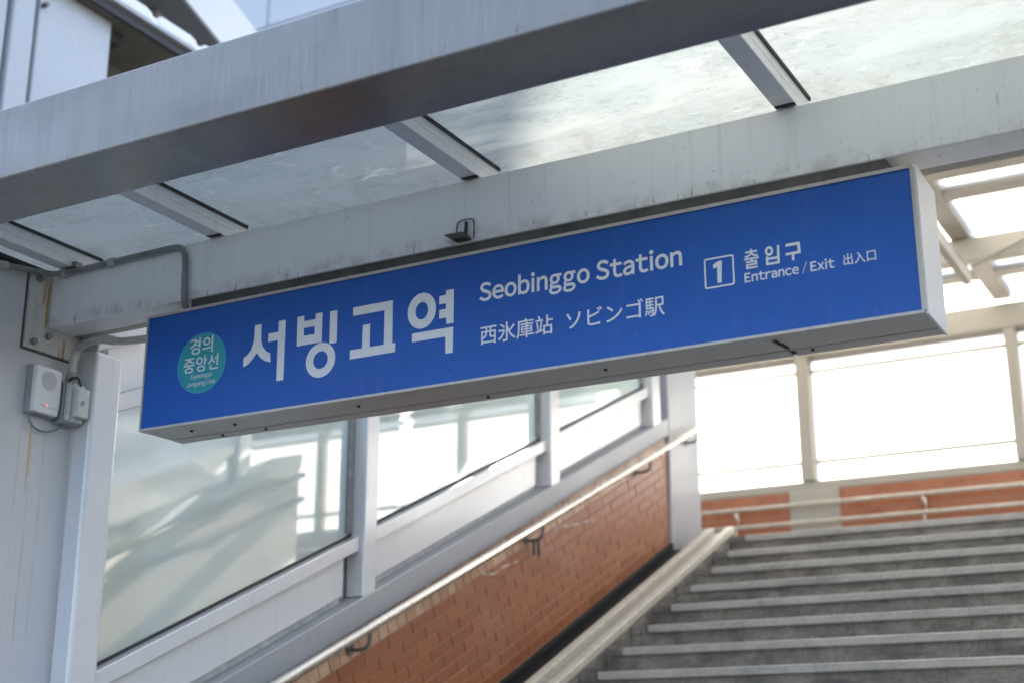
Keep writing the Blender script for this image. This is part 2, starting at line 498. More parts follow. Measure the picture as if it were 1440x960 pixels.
# ---- stone bicycle ramp along the left edge of the stair
rampo = thing('bicycle_ramp', (-3.47, 2.2, GZ), 'cream stone bicycle wheel ramp along the left edge of the steps', 'bicycle ramp')
NC = TOPZ - SL * TOPY                           # nosing line
MB().sbox(-3.565, -3.508, 2.3, 9.17, NC - .012, NC + .040).build('rail', 'ramp', rampo, bevel=.008)
MB().sbox(-3.422, -3.365, 2.3, 9.17, NC - .012, NC + .040).build('rail', 'ramp', rampo, bevel=.008)
MB().sbox(-3.508, -3.422, 2.3, 9.14, NC - .012, NC + .010).build('channel', 'ramp_mid', rampo)
MB().sbox(-3.563, -3.362, 2.3, 9.16, NC - .2, NC - .0125).build('plinth', 'riser', rampo)

MB().sbox(-3.688, -3.5655, 2.3, 8.87, NC - .2, NC - .006).build('edge_strip', 'skirting', rampo)
# ---- left wall: brick, coping, skirting, end column
ALPHA = math.atan(SL); CA, SA = math.cos(ALPHA), math.sin(ALPHA)
wall = thing('brick_wall', (-3.85, 5.5, GZ), 'orange glazed brick wall on the left of the stairs under a grey coping', 'brick wall')
MB().sbox(-4.0, -3.722, 1.6, 8.876, -2.4, -.112).build('mortar_bed', 'mortar', wall)
MB().sbox(-4.0, -3.700, 1.6, 8.876, -.115, .010).build('coping', 'concrete', wall, bevel=.006)
MB().sbox(-3.72, -3.690, 1.6, 8.876, -1.25, -.853).build('skirting', 'skirting', wall, bevel=.003)
tag(MB().box(-4.02, -3.699, 8.878, 9.43, TOPZ - 1.2, 5.85).build('concrete_column', 'concrete', bevel=.012),
    'grey column closing the top end of the left brick wall', 'column')
def brick_mesh(name, ln, ht):
    mb = MB().box(-.01, .0045, 0, ln, 0, ht)
    me = bpy.data.meshes.new(name)
    me.from_pydata(mb.v, [], mb.f)
    bm = bmesh.new(); bm.from_mesh(me)
    es = [e for e in bm.edges if all(v.co.x > 0 for v in e.verts)]
    bmesh.ops.bevel(bm, geom=es, offset=.002, segments=1, affect='EDGES')
    bmesh.ops.recalc_face_normals(bm, faces=bm.faces)
    bm.to_mesh(me); bm.free()
    return me
bs = brick_mesh('stretcher', .2055, .0565); bs.materials.append(M['brick'])
bh = brick_mesh('header', .0760, .0565); bh.materials.append(M['bricktan'])
wb = BASE[wall.name]
PITCH = .0610
def put_brick(me, s, h, cut=1.0):
    # s along the slope from Y=0 on the skirting line, h square to it
    y = s * CA - h * SA; z = -.848 + s * SA + h * CA
    o = bpy.data.objects.new('brick', me); COL.objects.link(o); o.parent = wall
    o.location = Vector((-3.722 + random.uniform(-.0012, .0012), y, z)) - wb
    o.rotation_euler = (ALPHA + random.uniform(-.004, .004), 0, 0)
    o.scale = (1, cut, 1)
for row in range(11):
    h = .004 + row * PITCH
    hdr = row >= 9
    pitch = .0805 if hdr else .2100
    s0 = (4.35 if row > 6 else 4.75 + (6 - row) * .16) / CA + (row % 2) * pitch * .5
    s0 = math.floor(s0 / pitch) * pitch + (row % 2) * pitch * .5
    while s0 * CA - h * SA + pitch * CA < 8.87:
        put_brick(bh if hdr else bs, s0, h)
        s0 += pitch
    rest = (8.868 - (s0 * CA - h * SA)) / CA
    if rest > .02:
        put_brick(bh if hdr else bs, s0, h, rest / (pitch - .0045))
# the last, cut bricks against the column and the lower flight of the wall, joined
st = MB()
for row in range(11):
    h = .004 + row * PITCH
    y1 = (4.35 if row > 6 else 4.75 + (6 - row) * .16) - .02
    c0 = -.848 + h / CA
    y = 1.7
    while y + .19 < y1 - .2:
        st.sbox(-3.732, -3.716, y, y + .185, c0, c0 + .0565 / CA); y += .192
tag(st.build('lower_bricks', 'brick', wall), kind='stuff')
# thin white mortar smears on the brick face
def smear(name, pts, r, mat):
    mb = MB().tube([(-3.7165, y, z) for y, z in smooth_path_yz(pts)], r, 6)
    return mb.build(name, mat, wall)
def smooth_path_yz(p):
    return [(v.y, v.z) for v in smooth_path([(0, a, b) for a, b in p])]
smear('mortar_smear', [(6.38, 2.62), (6.5, 2.63), (6.6, 2.69), (6.75, 2.73)], [.0035 + .0025 * math.sin(k * .7) for k in range(999)], 'smear')
smear('mortar_smear', [(7.15, 2.93), (7.25, 3.0), (7.4, 3.02), (7.55, 3.07), (7.7, 3.1)], [.0032 + .0025 * math.sin(k * .9) for k in range(999)], 'smear')
tag(MB().box(-3.717, -3.7085, 5.44, 5.505, 2.31, 2.355).build('sticker', 'sticker'), 'small turquoise sticker on the brick just under the coping', 'sticker')

# ---- left glazed screen on the coping
scr = thing('glazed_screen', (-3.77, 3.65, 1.62), 'white framed sloping glass screen standing on the left coping', 'glass screen')
posts = [(3.58, 3.715), (5.295, 5.395), (7.13, 7.245), (8.63, 8.76)]
for k, (a, b) in enumerate(posts):
    top = 3.085 if k == 0 else SL * a + 1.46
    if k == 0:
        MB().box(-3.79, -3.700, a, b, .4, top).build('post', 'screen', scr, bevel=.012)
    else:
        MB().box(-3.80, -3.705, a, b, SL * a + .014, top).build('post', 'screen', scr, bevel=.006)
ys = [(3.717, 5.293), (5.397, 7.128), (7.247, 8.628)]
for k, (a, b) in enumerate(ys):
    MB().sbox(-3.80, -3.730, a, b, .222, .288).build('sill', 'screen', scr, bevel=.004)
    bb = b - .075
    pn = MB().sbox(-3.81, -3.760, a, bb, .045, .221)
    pn.build('spandrel_panel', 'screen', scr, bevel=.003)
    MB().sbox(-3.83, -3.8105, a - .1, b, .012, .30).build('spandrel_back', 'ledge', scr)
    MB().sbox(-3.81, -3.775, a, bb, .012, .044).build('shadow_gap', 'ledge', scr)
    MB().sbox(-3.792, -3.780, a, b, .288, 1.215).build('glass_pane', 'screenglass', scr)
    MB().sbox(-3.795, -3.776, a, b, .2885, .302).build('gasket', 'rubber', scr)
    MB().box(-3.795, -3.770, b - .045, b, SL * b + .30, SL * b + 1.19).build('gasket', 'conduit', scr)
    MB().sbox(-3.80, -3.735, a, b, 1.216, 1.285).build('top_rail', 'screen', scr, bevel=.004)
    MB().sbox(-3.805, -3.785, a, b, 1.286, 1.47).build('upper_panel', 'screen', scr)
MB().sbox(-3.86, -3.715, 3.60, 8.87, 1.472, 1.79).build('eave_beam', 'white', scr, bevel=.006)

# ---- left handrail
def bracket(parent, x, y, z, mat='darksteel', sx=-1, wx=-3.711):
    pts = smooth_path([(x, y, z - .018), (x, y, z - .055), (x + .004 * sx, y - .012, z - .085), ((x + wx) / 2, y - .02, z - .098), (wx, y - .02, z - .09)], 2)
    b = MB().tube(pts, .0085, 8).build('bracket', mat, parent)
    MB().tube([(wx + .000 - .006 * sx * 0, y - .02, z - .09), (wx + .006 * -sx, y - .02, z - .09)], .026, 12).build('wall_rose', mat, b)
    return b
hr = thing('handrail', (-3.62, 5.8, 2.4), 'round steel handrail along the left brick wall', 'handrail')
def rail_z(y): return 1.985 + (y - 4.65) * (4.002 - 1.985) / (9.27 - 4.65)
MB().tube([(-3.62, 2.6, rail_z(2.6)), (-3.62, 9.33, rail_z(9.33))], .0205, 16).build('rail', 'steel', hr)
for y in (5.24, 6.86, 8.36, 9.2):
    bracket(hr, -3.62, y, rail_z(y), wx=-3.711 if y < 8.8 else -3.699)
tp = MB()
for dy, dl in ((-.028, .09), (.018, .085)):
    tp.prism([(6.84 + dy, 2.86), (6.862 + dy, 2.86), (6.866 + dy * 1.3, 2.86 - dl), (6.846 + dy * 1.3, 2.86 - dl)], 'x', -3.655, -3.648)
tag(tp.build('tape', 'tape'), 'two loose ends of black tape hanging from the middle handrail bracket', 'tape')

# ---- right side (mostly beyond the frame, seen in the glass)
XR = -.30
wr = thing('brick_wall', (-.2, 5.5, GZ), 'brick wall on the right of the stairs, coloured pale as if sunlit, facing the orange one', 'brick wall')
MB().sbox(XR, -.02, 1.6, 9.4, -2.4, -.112).build('brick_face', 'brickpale', wr)
MB().sbox(XR - .02, -.02, 1.6, 9.4, -.115, .010).build('coping', 'concrete', wr)
sr = thing('glazed_screen', (-.23, 3.65, 1.62), 'white framed glass screen on the right coping', 'glass screen')
for (a, b) in posts:
    MB().box(-.30, -.20, a, b, SL * a + .014, SL * a + 1.46).build('post', 'screen', sr)
for (a, b) in ys:
    MB().sbox(-.27, -.20, a, b, .222, .288).build('sill', 'screen', sr)
    MB().sbox(-.24, -.19, a, b, .012, .221).build('spandrel_panel', 'screen', sr)
    MB().sbox(-.22, -.208, a, b, .288, 1.215).build('glass_pane', 'sidewindow', sr)
    MB().sbox(-.265, -.20, a, b, 1.216, 1.285).build('top_rail', 'screen', sr)
    MB().sbox(-.215, -.195, a, b, 1.286, 1.47).build('upper_panel', 'screen', sr)
MB().sbox(-.285, -.14, 3.60, 9.3, 1.472, 1.79).build('eave_beam', 'white', sr)
h2 = thing('handrail', (-.39, 5.8, 2.4), 'double steel handrail along the right brick wall', 'handrail')
for dz in (0, -.2):
    MB().tube([(-.40, 2.6, rail_z(2.6) + dz), (-.40, 9.33, rail_z(9.33) + dz)], .021, 12).build('rail', 'darksteel', h2)
    for y in (3.6, 5.24, 6.86, 8.36):
        bracket(h2, -.40, y, rail_z(y) + dz, 'darksteel', 1, -.302)
tag(MB().box(1.61, 2.2, 2.3, 3.56, GZ, 3.33).build('clad_pillar', 'pillar', bevel=.01), 'grey clad pillar on the right of the entrance', 'pillar')

# ---- end wall across the landing
YW = 12.4
ew = thing('end_wall', (-2.0, YW + .1, TOPZ), 'wall across the top landing with white windows above orange brick', 'wall')
mull = [-5.63, -3.82, -1.96, -.08, 1.72, 3.52, 5.3]
MB().box(-6.2, 5.4, YW, YW + .2, 4.105, 4.19).build('sill_band', 'roofsteel', ew, bevel=.01)
piers = [(-5.85, -5.40), (-4.003, -3.545), (-2.02 + .0, -1.9), (-.3, .15)]
pil = [(-5.85, -5.40), (-4.003, -3.545), (-.3, .15)]
for a, b in pil:
    MB().box(a, b, YW - .035, YW + .2, TOPZ, 4.104).build('pilaster', 'roofsteel', ew, bevel=.008)
for a, b in ((-5.40, -4.003), (-3.545, -.3), (.15, 5.4)):
    MB().box(a, b, YW, YW + .2, TOPZ, 4.104).build('brick_panel', 'brickfar', ew)
for x in mull:
    w = .0635 if x < -3 else .05
    MB().box(x - w, x + w, YW - .03, YW + .12, 4.191, 5.345).build('mullion', 'roofsteel', ew, bevel=.01)
edges = [(-5.567, -3.8835), (-3.7565, -2.01), (-1.91, -.13), (-.03, 1.67), (1.77, 3.47), (3.57, 5.25)]
for a, b in edges:
    w = MB().box(a + .003, b - .003, YW + .05, YW + .058, 4.192, 5.344).build('window_pane', 'window', ew)
    for z in (5.212, 4.365):
        MB().box(a + .003, b - .003, YW + .035, YW + .049, z - .018, z + .018).build('glazing_bar', 'roofsteel', w)
MB().box(-6.2, 5.4, YW - .03, YW + .2, 5.346, 5.575).build('header_beam', 'roofsteel', ew, bevel=.01)
MB().box(-6.2, -5.9, 9.5, YW - .05, TOPZ, 5.575).build('side_wall', 'white', ew)
fh = thing('handrail', (-3.0, YW - .07, TOPZ), 'pair of pale rails across the far landing wall', 'handrail')
for z in (3.968, 3.805):
    MB().tube([(-5.9, YW - .085, z), (5.3, YW - .085, z)], .0195, 12).build('rail', 'ramp', fh)
for x in (-4.5, -2.8, -1.1):
    MB().tube([(x, YW - .085, 3.95), (x, YW - .085, 3.90), (x, YW - .0, 3.885)], .011, 8).build('bracket', 'steel', fh)
    MB().tube([(x, YW - .085, 3.787), (x, YW - .085, 3.735), (x, YW - .0, 3.725)], .011, 8).build('bracket', 'steel', fh)
    MB().tube([(x + .02, YW - .085, 3.95), (x + .02, YW - .085, 3.82)], .007, 8).build('upright', 'steel', fh)

# ---- translucent roof over the stair and the landing
rf = thing('station_roof', (-2, 9.3, 5.5), 'translucent white roof sheets on a beige steel grid above the landing', 'roof')
RC = 1.86
YB = (5.62 - RC) / SL
rx = [-5.70, -3.80, -1.98, -.17, 1.65, 3.47, 5.3]
for a, b in zip(rx, rx[1:]):
    for y0, y1 in ((9.46, 9.75), (9.92, 10.69), (10.83, 11.60), (11.77, 12.36)):
        MB().box(a + .075, b - .075, y0, y1, 5.635, 5.645).build('roof_sheet', 'roofsheet', rf)
for x in rx:
    MB().box(x - .078, x + .078, 9.46, YW - .031, 5.60, 5.70).build('rafter', 'roofsteel', rf, bevel=.008)
for a, b in zip(rx, rx[1:]):
    for y0, y1 in ((9.751, 9.919), (11.601, 11.769)):
        MB().box(a + .0785, b - .0785, y0, y1, 5.605, 5.69).build('purlin', 'roofsteel', rf, bevel=.006)
MB().box(-6.2, 5.4, 10.70, 10.80, 5.405, 5.599).build('cross_beam', 'roofsteel', rf, bevel=.008)
MB().box(-6.2, 5.4, 9.24, 9.459, 5.585, 5.80).build('cross_beam', 'roofsteel', rf, bevel=.008)
for a, b in zip([-3.86, -1.98], [-1.98, -.14]):
    for y0, y1 in ((4.16, 5.4), (5.55, 7.2), (7.35, 9.2)):
        MB().sbox(a + .06, b - .06, y0, y1, RC + .03, RC + .04).build('roof_sheet', 'roofsheet', rf)
    for y in (4.08, 5.475, 7.275):
        MB().sbox(a + .061, b - .061, y - .074, y + .074, RC, RC + .07).build('purlin', 'roofsteel', rf)
for x in (-3.86, -1.98, -.14):
    MB().sbox(x - .06, x + .06, 4.0, 9.239, RC, RC + .08).build('rafter', 'roofsteel', rf)
MB().tube([(-1.90, 10.66, 5.35), (-1.2, 10.66, 5.63)], .013, 8).build('tie_rod', 'roofsteel', rf)
# light trunking hung under the landing roof
lt = thing('light_trunking', (-1.74, 8.2, 4.825), 'slim white light trunking hanging on its own beneath the roof by the sign end', 'light fitting')
MB().box(-1.768, -1.718, 6.9, 9.53, 4.825, 4.905).build('housing', 'roofsteel', lt, bevel=.004)
MB().box(-1.765, -1.721, 6.9, 9.52, 4.9055, 4.935).build('reflector', 'darksteel', lt)
for y in (7.0,):
    MB().tube([(-1.743, y, 4.93), (-1.743, y, .4485 * y + 1.87)], .005, 6).build('hanger', 'darksteel', lt)

# ================================================================== CANOPY AT THE ENTRANCE
cn = thing('entrance_canopy', (-2.0, 2.95, 3.13), 'grey steel entrance canopy with dusty glass roof panes over the sign', 'canopy')
fb = MB().box(-4.4, 1.9, 2.40, 2.63, 3.128, 3.338).build('front_beam', 'frontbeam', cn, bevel=.005)
MB().box(-3.786, 1.6, 3.42, 3.542, 3.133, 3.337).build('rear_beam', 'beam', cn, bevel=.005)
MB().box(-3.786, 1.6, 3.546, 3.600, 3.140, 3.30).build('rear_channel', 'roofsteel', cn, bevel=.004)
ep = MB().box(-3.7985, -3.788, 3.325, 3.545, 3.045, 3.335).build('end_plate', 'plate', cn, bevel=.002)
MB().box(-3.7998, -3.7986, 3.318, 3.552, 3.038, 3.335).build('sealant', 'darkbrown', ep)
for y, z in ((3.425, 3.105), (3.36, 3.07), (3.36, 3.30)):
    MB().tube([(-3.788, y, z), (-3.772, y, z)], .012, 6).build('bolt', 'conduit', ep)
RX = [-3.68, -3.01, -2.02, -1.03, -.04, .95]
for x in RX:
    r = MB().box(x - .055, x + .006, 2.58, 3.541, 3.341, 3.372)
    r.box(x - .025, x + .006, 2.58, 3.541, 3.3721, 3.412)
    ro = r.build('rafter', 'beam', cn, bevel=.003)
    MB().box(x + .0065, x + .0125, 2.581, 3.54, 3.402, 3.4125).build('gasket', 'rubber', ro)
    MB().box(x - .05, x + .005, 3.405, 3.419, 3.3385, 3.352).build('foot', 'dark', ro)
for a, b in zip(RX, RX[1:]):
    MB().box(a - .02, b - .0256, 2.575, 3.60, 3.413, 3.423).build('glass_pane', 'canopyglass', cn)
MB().box(-4.4, -3.7006, 2.575, 3.60, 3.413, 3.423).build('glass_pane', 'canopyglass', cn)

# ---- pillar at the left
pl = thing('clad_pillar', (-4.1, 3.0, GZ), 'tall pale grey clad pillar at the left of the entrance carrying the beam plate', 'pillar')
MB().box(-4.45, -3.80, 2.2, 3.604, GZ, 3.325).build('cladding', 'pillar', pl, bevel=.008)
MB().box(-4.5, -3.78, 2.2, 3.38, 3.326, 3.34).build('cap', 'dark', pl)

# ================================================================== SIGN
SX0, SX1, SY0, SY1, SZ0, SZ1 = -3.270, -.7215, 3.38, 3.585, 2.690, 3.084
sg = thing('station_sign', (-2.0, 3.48, SZ0), 'long blue illuminated-type station sign box hung under the canopy beam', 'sign')
MB().box(SX0 + .006, SX1 - .010, SY0, SY0 + .02, SZ0 + .008, SZ1 - .010).build('face_panel', 'blue', sg)
fr = MB()
fr.box(SX0, SX1 - .004, SY0 - .004, SY0 + .03, SZ1 - .0098, SZ1)
fr.box(SX0, SX1 - .004, SY0 - .004, SY0 + .03, SZ0, SZ0 + .0078)
fr.box(SX0, SX0 + .0058, SY0 - .004, SY0 + .03, SZ0 + .008, SZ1 - .010)
fr.box(SX1 - .0098, SX1 - .0002, SY0 - .004, SY0 + .03, SZ0 + .008, SZ1 - .010)
fr.build('frame', 'alu', sg)
MB().box(SX0 + .012, SX1 - .012, SY0 + .03, SY1, SZ1 - .012, SZ1 - .002).build('top_panel', 'alu', sg)
XJ = -1.118
for a, b in ((SX0 + .002, XJ - .0025), (XJ + .0025, SX1 - .004)):
    MB().box(a, b, SY0 + .031, SY0 + .140, SZ0 + .0005, SZ0 + .012).build('bottom_panel', 'alu', sg, bevel=.001)
    MB().box(a, b, SY0 + .148, SY1, SZ0 + .001, SZ0 + .012).build('bottom_panel', 'alu', sg, bevel=.001)
MB().box(SX0 + .01, SX1 - .01, SY0 + .025, SY1 - .005, SZ0 + .0125, SZ1 - .0125).build('light_box_core', 'dark', sg)
MB().box(SX0, SX0 + .0095, SY0 + .031, SY1, SZ0 + .0125, SZ1).build('end_cap', 'cap', sg)
MB().box(SX1 - .0035, SX1 + .004, SY0 + .008, SY1 + .004, SZ0 - .001, SZ1 + .001).build('end_cap', 'cap', sg, bevel=.0015)
MB().box(SX0 + .01, SX1 - .01, SY1 - .004, SY1 + .002, SZ0 + .0125, SZ1 - .002).build('back_panel', 'cap', sg)
for x in (-3.11, -2.93, -2.45, -1.62, -1.12):
    MB().tube([(x, SY0 + .07, SZ0 + .001), (x, SY0 + .07, SZ0 - .004)], .0055, 8).build('screw', 'dark', sg)
for x in (-3.06, -2.88, -2.05, -1.06):
    MB().tube([(x, SY0 + .165, SZ0 + .001), (x, SY0 + .165, SZ0 - .004)], .005, 8).build('screw', 'dark', sg)
for dx, dy in ((-.004, .04), (.002, .075), (.004, .10), (.006, .155)):
    MB().box(XJ + dx - .006, XJ + dx + .006, SY0 + dy, SY0 + dy + .022, SZ0 - .002, SZ0 + .0004).build('joint_stain', 'dark', sg)
MB().box(-3.125, -.80, 3.425, 3.53, SZ1, 3.1325).build('gap_shade_bar', 'darkbrown', sg)  # dark bar added to paint the shaded gap between beam and sign

# lettering ------------------------------------------------------------
YL = SY0 - .0012
def flat_curve(name, splines, mat, y=YL):
    """splines: closed outlines in sign coordinates (x, z); inner outlines are holes"""
    cu = bpy.data.curves.new(name, 'CURVE'); cu.dimensions = '2D'; cu.fill_mode = 'FRONT'
    for pts in splines:
        sp = cu.splines.new('POLY'); sp.points.add(len(pts) - 1); sp.use_cyclic_u = True
        for p, q in zip(sp.points, pts):
            p.co = (q[0], q[1], 0, 1)
    return curve_to_part(name, cu, mat, y)
def curve_to_part(name, cu, mat, y, fit=None, cap=None, thick=.0008):
    o = bpy.data.objects.new('tmp', cu); COL.objects.link(o)
    dg = bpy.context.evaluated_depsgraph_get()
    me = bpy.data.meshes.new_from_object(o.evaluated_get(dg))
    bpy.data.objects.remove(o)
    vs = [(v.co.x, v.co.y) for v in me.vertices]
    if fit:
        x0, x1, z0, z1 = fit
        ax0 = min(v[0] for v in vs); ax1 = max(v[0] for v in vs)
        if cap is None:
            ay0 = min(v[1] for v in vs); ay1 = max(v[1] for v in vs)
        else:
            ay0, ay1 = cap
        vs = [(x0 + (v[0] - ax0) / (ax1 - ax0) * (x1 - x0), z0 + (v[1] - ay0) / (ay1 - ay0) * (z1 - z0)) for v in vs]
    fs = [tuple(p.vertices) for p in me.polygons]
    n = len(vs)
    mb = MB()
    mb.v = [(v[0], y, v[1]) for v in vs] + [(v[0], y + thick, v[1]) for v in vs]
    cnt = {}
    for f in fs:
        for a, b in zip(f, f[1:] + f[:1]):
            cnt[(a, b)] = 1
    for f in fs:
        mb.f.append(f)
        mb.f.append(tuple(n + i for i in reversed(f)))
    for (a, b) in list(cnt):
        if (b, a) not in cnt:
            mb.f.append((b, a, n + a, n + b))
    mb.sm = [False] * len(mb.f)
    bpy.data.meshes.remove(me)
    return mb.build(name, mat, sg)
def text(body, fit, off=0.0, mat='print', y=YL, name='lettering'):
    cu = bpy.data.curves.new(name, 'FONT'); cu.body = body; cu.size = 1.0; cu.offset = off; cu.fill_mode = 'FRONT'; cu.resolution_u = 5
    return curve_to_part(name, cu, mat, y, fit)
GL = {}
def glyph(ch, off):
    """outline mesh of one letter (humanist full-width form), cached"""
    if (ch, off) not in GL:
        cu = bpy.data.curves.new('glyph', 'FONT'); cu.body = chr(ord(ch) + 0xFEE0); cu.size = 1.0; cu.offset = off; cu.fill_mode = 'FRONT'; cu.resolution_u = 6
        o = bpy.data.objects.new('glyph', cu); COL.objects.link(o)
        me = bpy.data.meshes.new_from_object(o.evaluated_get(bpy.context.evaluated_depsgraph_get()))
        bpy.data.objects.remove(o)
        GL[(ch, off)] = ([(v.co.x, v.co.y) for v in me.vertices], [tuple(p.vertices) for p in me.polygons])
        bpy.data.meshes.remove(me)
    return GL[(ch, off)]
ROUND_L, ROUND_R = set('eocgaq'), set('eobpS')
def latin(body, fit, off=0.02, mat='print', y=YL, name='lettering', thick=.0008):
    """one part per word, letters set on a common baseline"""
    x = 0.0; words = []; cur = []
    capv = [v[1] for v in glyph('E', off)[0]]
    prev = None
    for ch in body + ' ':
        if ch == ' ':
            words.append(cur); cur = []; x += .30; prev = None
            continue
        vs, fs = glyph(ch, off)
        gx0 = min(v[0] for v in vs); gx1 = max(v[0] for v in vs)
        if prev is not None:
            gap = .105 - (.03 if prev in ROUND_R else 0) - (.03 if ch in ROUND_L else 0)
            if prev in 'trcyx' or ch in 'tyxJ': gap -= .045
            x += max(.035, gap)
        k = .42 if ch == '/' else 1.0
        cur.append(([((v[0] - gx0) * k + x, v[1]) for v in vs], fs))
        x += (gx1 - gx0) * k; prev = ch
    tot = max(v[0] for w in words for g in w for v in g[0])
    x0, x1, z0, z1 = fit; c0, c1 = min(capv), max(capv)
    for w in words:
        mb = MB()
        for vs, fs in w:
            i = len(mb.v); n = len(vs)
            q = [(x0 + v[0] / tot * (x1 - x0), z0 + (v[1] - c0) / (c1 - c0) * (z1 - z0)) for v in vs]
            mb.v += [(a, y, b) for a, b in q] + [(a, y + thick, b) for a, b in q]
            ed = set()
            for f in fs:
                ed |= set(zip(f, f[1:] + f[:1]))
                mb.f.append(tuple(i + k for k in f)); mb.f.append(tuple(i + n + k for k in reversed(f)))
            for a, b in ed:
                if (b, a) not in ed:
                    mb.f.append((i + b, i + a, i + n + a, i + n + b))
        mb.sm = [False] * len(mb.f)
        mb.build(name, mat, sg)
def ell(cx, cz, a, b, n=48):
    return [(cx + a * math.cos(2 * math.pi * k / n), cz + b * math.sin(2 * math.pi * k / n)) for k in range(n)]
G = {
 'si': [(-2.8111, 2.982), (-2.8109, 2.953), (-2.8125, 2.9264), (-2.8233, 2.8999), (-2.8377, 2.8865), (-2.8503, 2.8807), (-2.8499, 2.8503), (-2.8289, 2.8586), (-2.8113, 2.8743), (-2.7978, 2.8905), (-2.7823, 2.8715), (-2.7646, 2.8593), (-2.7416, 2.851), (-2.7442, 2.8814), (-2.7616, 2.8903), (-2.7763, 2.9084), (-2.7834, 2.9291), (-2.7842, 2.9575), (-2.7852, 2.982)],
 'eo': [(-2.7158, 2.9812), (-2.6888, 2.9812), (-2.6878, 2.787), (-2.7145, 2.787), (-2.7165, 2.9192), (-2.755, 2.9192), (-2.7547, 2.9461), (-2.7162, 2.9461)],
 'bi': [(-2.6431, 2.983), (-2.6173, 2.983), (-2.6171, 2.965), (-2.5731, 2.965), (-2.5732, 2.983), (-2.5472, 2.983), (-2.5464, 2.888), (-2.6415, 2.888)],
 'bih': [(-2.6165, 2.943), (-2.5750, 2.943), (-2.5747, 2.9174), (-2.6160, 2.9174)],
 'i': [(-2.518, 2.981), (-2.4905, 2.981), (-2.4895, 2.878), (-2.5165, 2.878)],
 'go': [(-2.4318, 2.9797), (-2.2872, 2.9797), (-2.2850, 2.845), (-2.2743, 2.845), (-2.2748, 2.817), (-2.4387, 2.817), (-2.4385, 2.8457), (-2.3944, 2.8457), (-2.3935, 2.918), (-2.3672, 2.918), (-2.3672, 2.8457), (-2.3156, 2.8457), (-2.3159, 2.9525), (-2.4310, 2.9525)],
 'yeo': [(-2.0993, 2.979), (-2.0723, 2.979), (-2.0723, 2.875), (-2.0970, 2.875), (-2.0975, 2.8951), (-2.122, 2.8951), (-2.1216, 2.9218), (-2.0989, 2.9218), (-2.0992, 2.9393), (-2.1225, 2.9393), (-2.1221, 2.965), (-2.0996, 2.965)],
 'k': [(-2.2158, 2.8634), (-2.0730, 2.8634), (-2.074, 2.786), (-2.0985, 2.786), (-2.0997, 2.8375), (-2.2154, 2.8375)],
 'ip': [(-1.0876, 2.9333), (-1.0816, 2.9333), (-1.0826, 2.8825), (-1.1196, 2.8825), (-1.1192, 2.9066), (-1.1133, 2.9066), (-1.1133, 2.9026), (-1.0886, 2.9026)],
 'iph': [(-1.1132, 2.8965), (-1.0887, 2.8965), (-1.0887, 2.8886), (-1.1134, 2.8886)],
 'gu': [(-1.0643, 2.932), (-1.0264, 2.932), (-1.025, 2.9), (-1.0425, 2.9), (-1.0435, 2.8835), (-1.0492, 2.8835), (-1.0491, 2.9), (-1.0660, 2.9), (-1.0650, 2.9068), (-1.0331, 2.9068), (-1.0334, 2.9243), (-1.0648, 2.9243)],
 'one': [(-1.2661, 2.9105), (-1.2497, 2.9184), (-1.2405, 2.9184), (-1.2440, 2.8574), (-1.2554, 2.8574), (-1.2544, 2.9031), (-1.2646, 2.899)],
}
flat_curve('lettering', [G['si']], 'print')
flat_curve('lettering', [G['eo']], 'print')
flat_curve('lettering', [G['bi'], G['bih']], 'print')
flat_curve('lettering', [G['i']], 'print')
flat_curve('lettering', [ell(-2.5478, 2.8308, .0553, .0550), ell(-2.5478, 2.8312, .0275, .0278)], 'print')
flat_curve('lettering', [G['go']], 'print')
flat_curve('lettering', [ell(-2.183, 2.9297, .0494, .0555), ell(-2.1828, 2.9297, .0222, .0272)], 'print')
flat_curve('lettering', [G['yeo']], 'print')
flat_curve('lettering', [G['k']], 'print')
latin('Seobinggo Station', (-1.9859, -1.3531, 2.9250, 2.9810), .022)
text('西氷庫站', (-1.9815, -1.7467, 2.7935, 2.8510), .006)
text('ソビンゴ駅', (-1.7045, -1.4082, 2.7945, 2.8512), .006)
flat_curve('lettering', [G['one']], 'print')
def rrect(x0, x1, z0, z1, r):
    p = []
    for cx, cz, a in ((x1 - r, z1 - r, 0), (x0 + r, z1 - r, 90), (x0 + r, z0 + r, 180), (x1 - r, z0 + r, 270)):
        p += arc(cx, cz, r, a, a + 90, 5)
    return p
flat_curve('exit_number_box', [rrect(-1.2912, -1.2072, 2.8455, 2.9306, .007), rrect(-1.2868, -1.2116, 2.8499, 2.9262, .004)], 'print')
text('출', (-1.1786, -1.1385, 2.8815, 2.9355), .012)
flat_curve('lettering', [ell(-1.1098, 2.9208, .0111, .0135), ell(-1.1095, 2.9208, .0050, .0066)], 'print')
flat_curve('lettering', [G['ip'], G['iph']], 'print')
flat_curve('lettering', [G['gu']], 'print')
latin('Entrance / Exit', (-1.1800, -.9391, 2.8455, 2.8712), .018)
text('出入口', (-.9160, -.8331, 2.8460, 2.8768), .004)
# round line emblem
em = flat_curve('line_emblem', [ell(-3.0231, 2.8888, .0985, .0985, 72)], 'teal')
flat_curve('emblem_ring', [ell(-3.0231, 2.8888, .1005, .1005, 72), ell(-3.0231, 2.8888, .0987, .0987, 72)], 'ring')
YE = SY0 - .0024
text('경의', (-3.0752, -2.9797, 2.9205, 2.9755), .006, y=YE)
text('중앙선', (-3.0965, -2.9527, 2.8605, 2.9125), .008, y=YE)
latin('Gyeongui', (-3.0639, -2.9778, 2.8400, 2.8540), .0, y=YE)
latin('Jungang Line', (-3.0781, -2.9612, 2.8150, 2.8290), .0, y=YE)

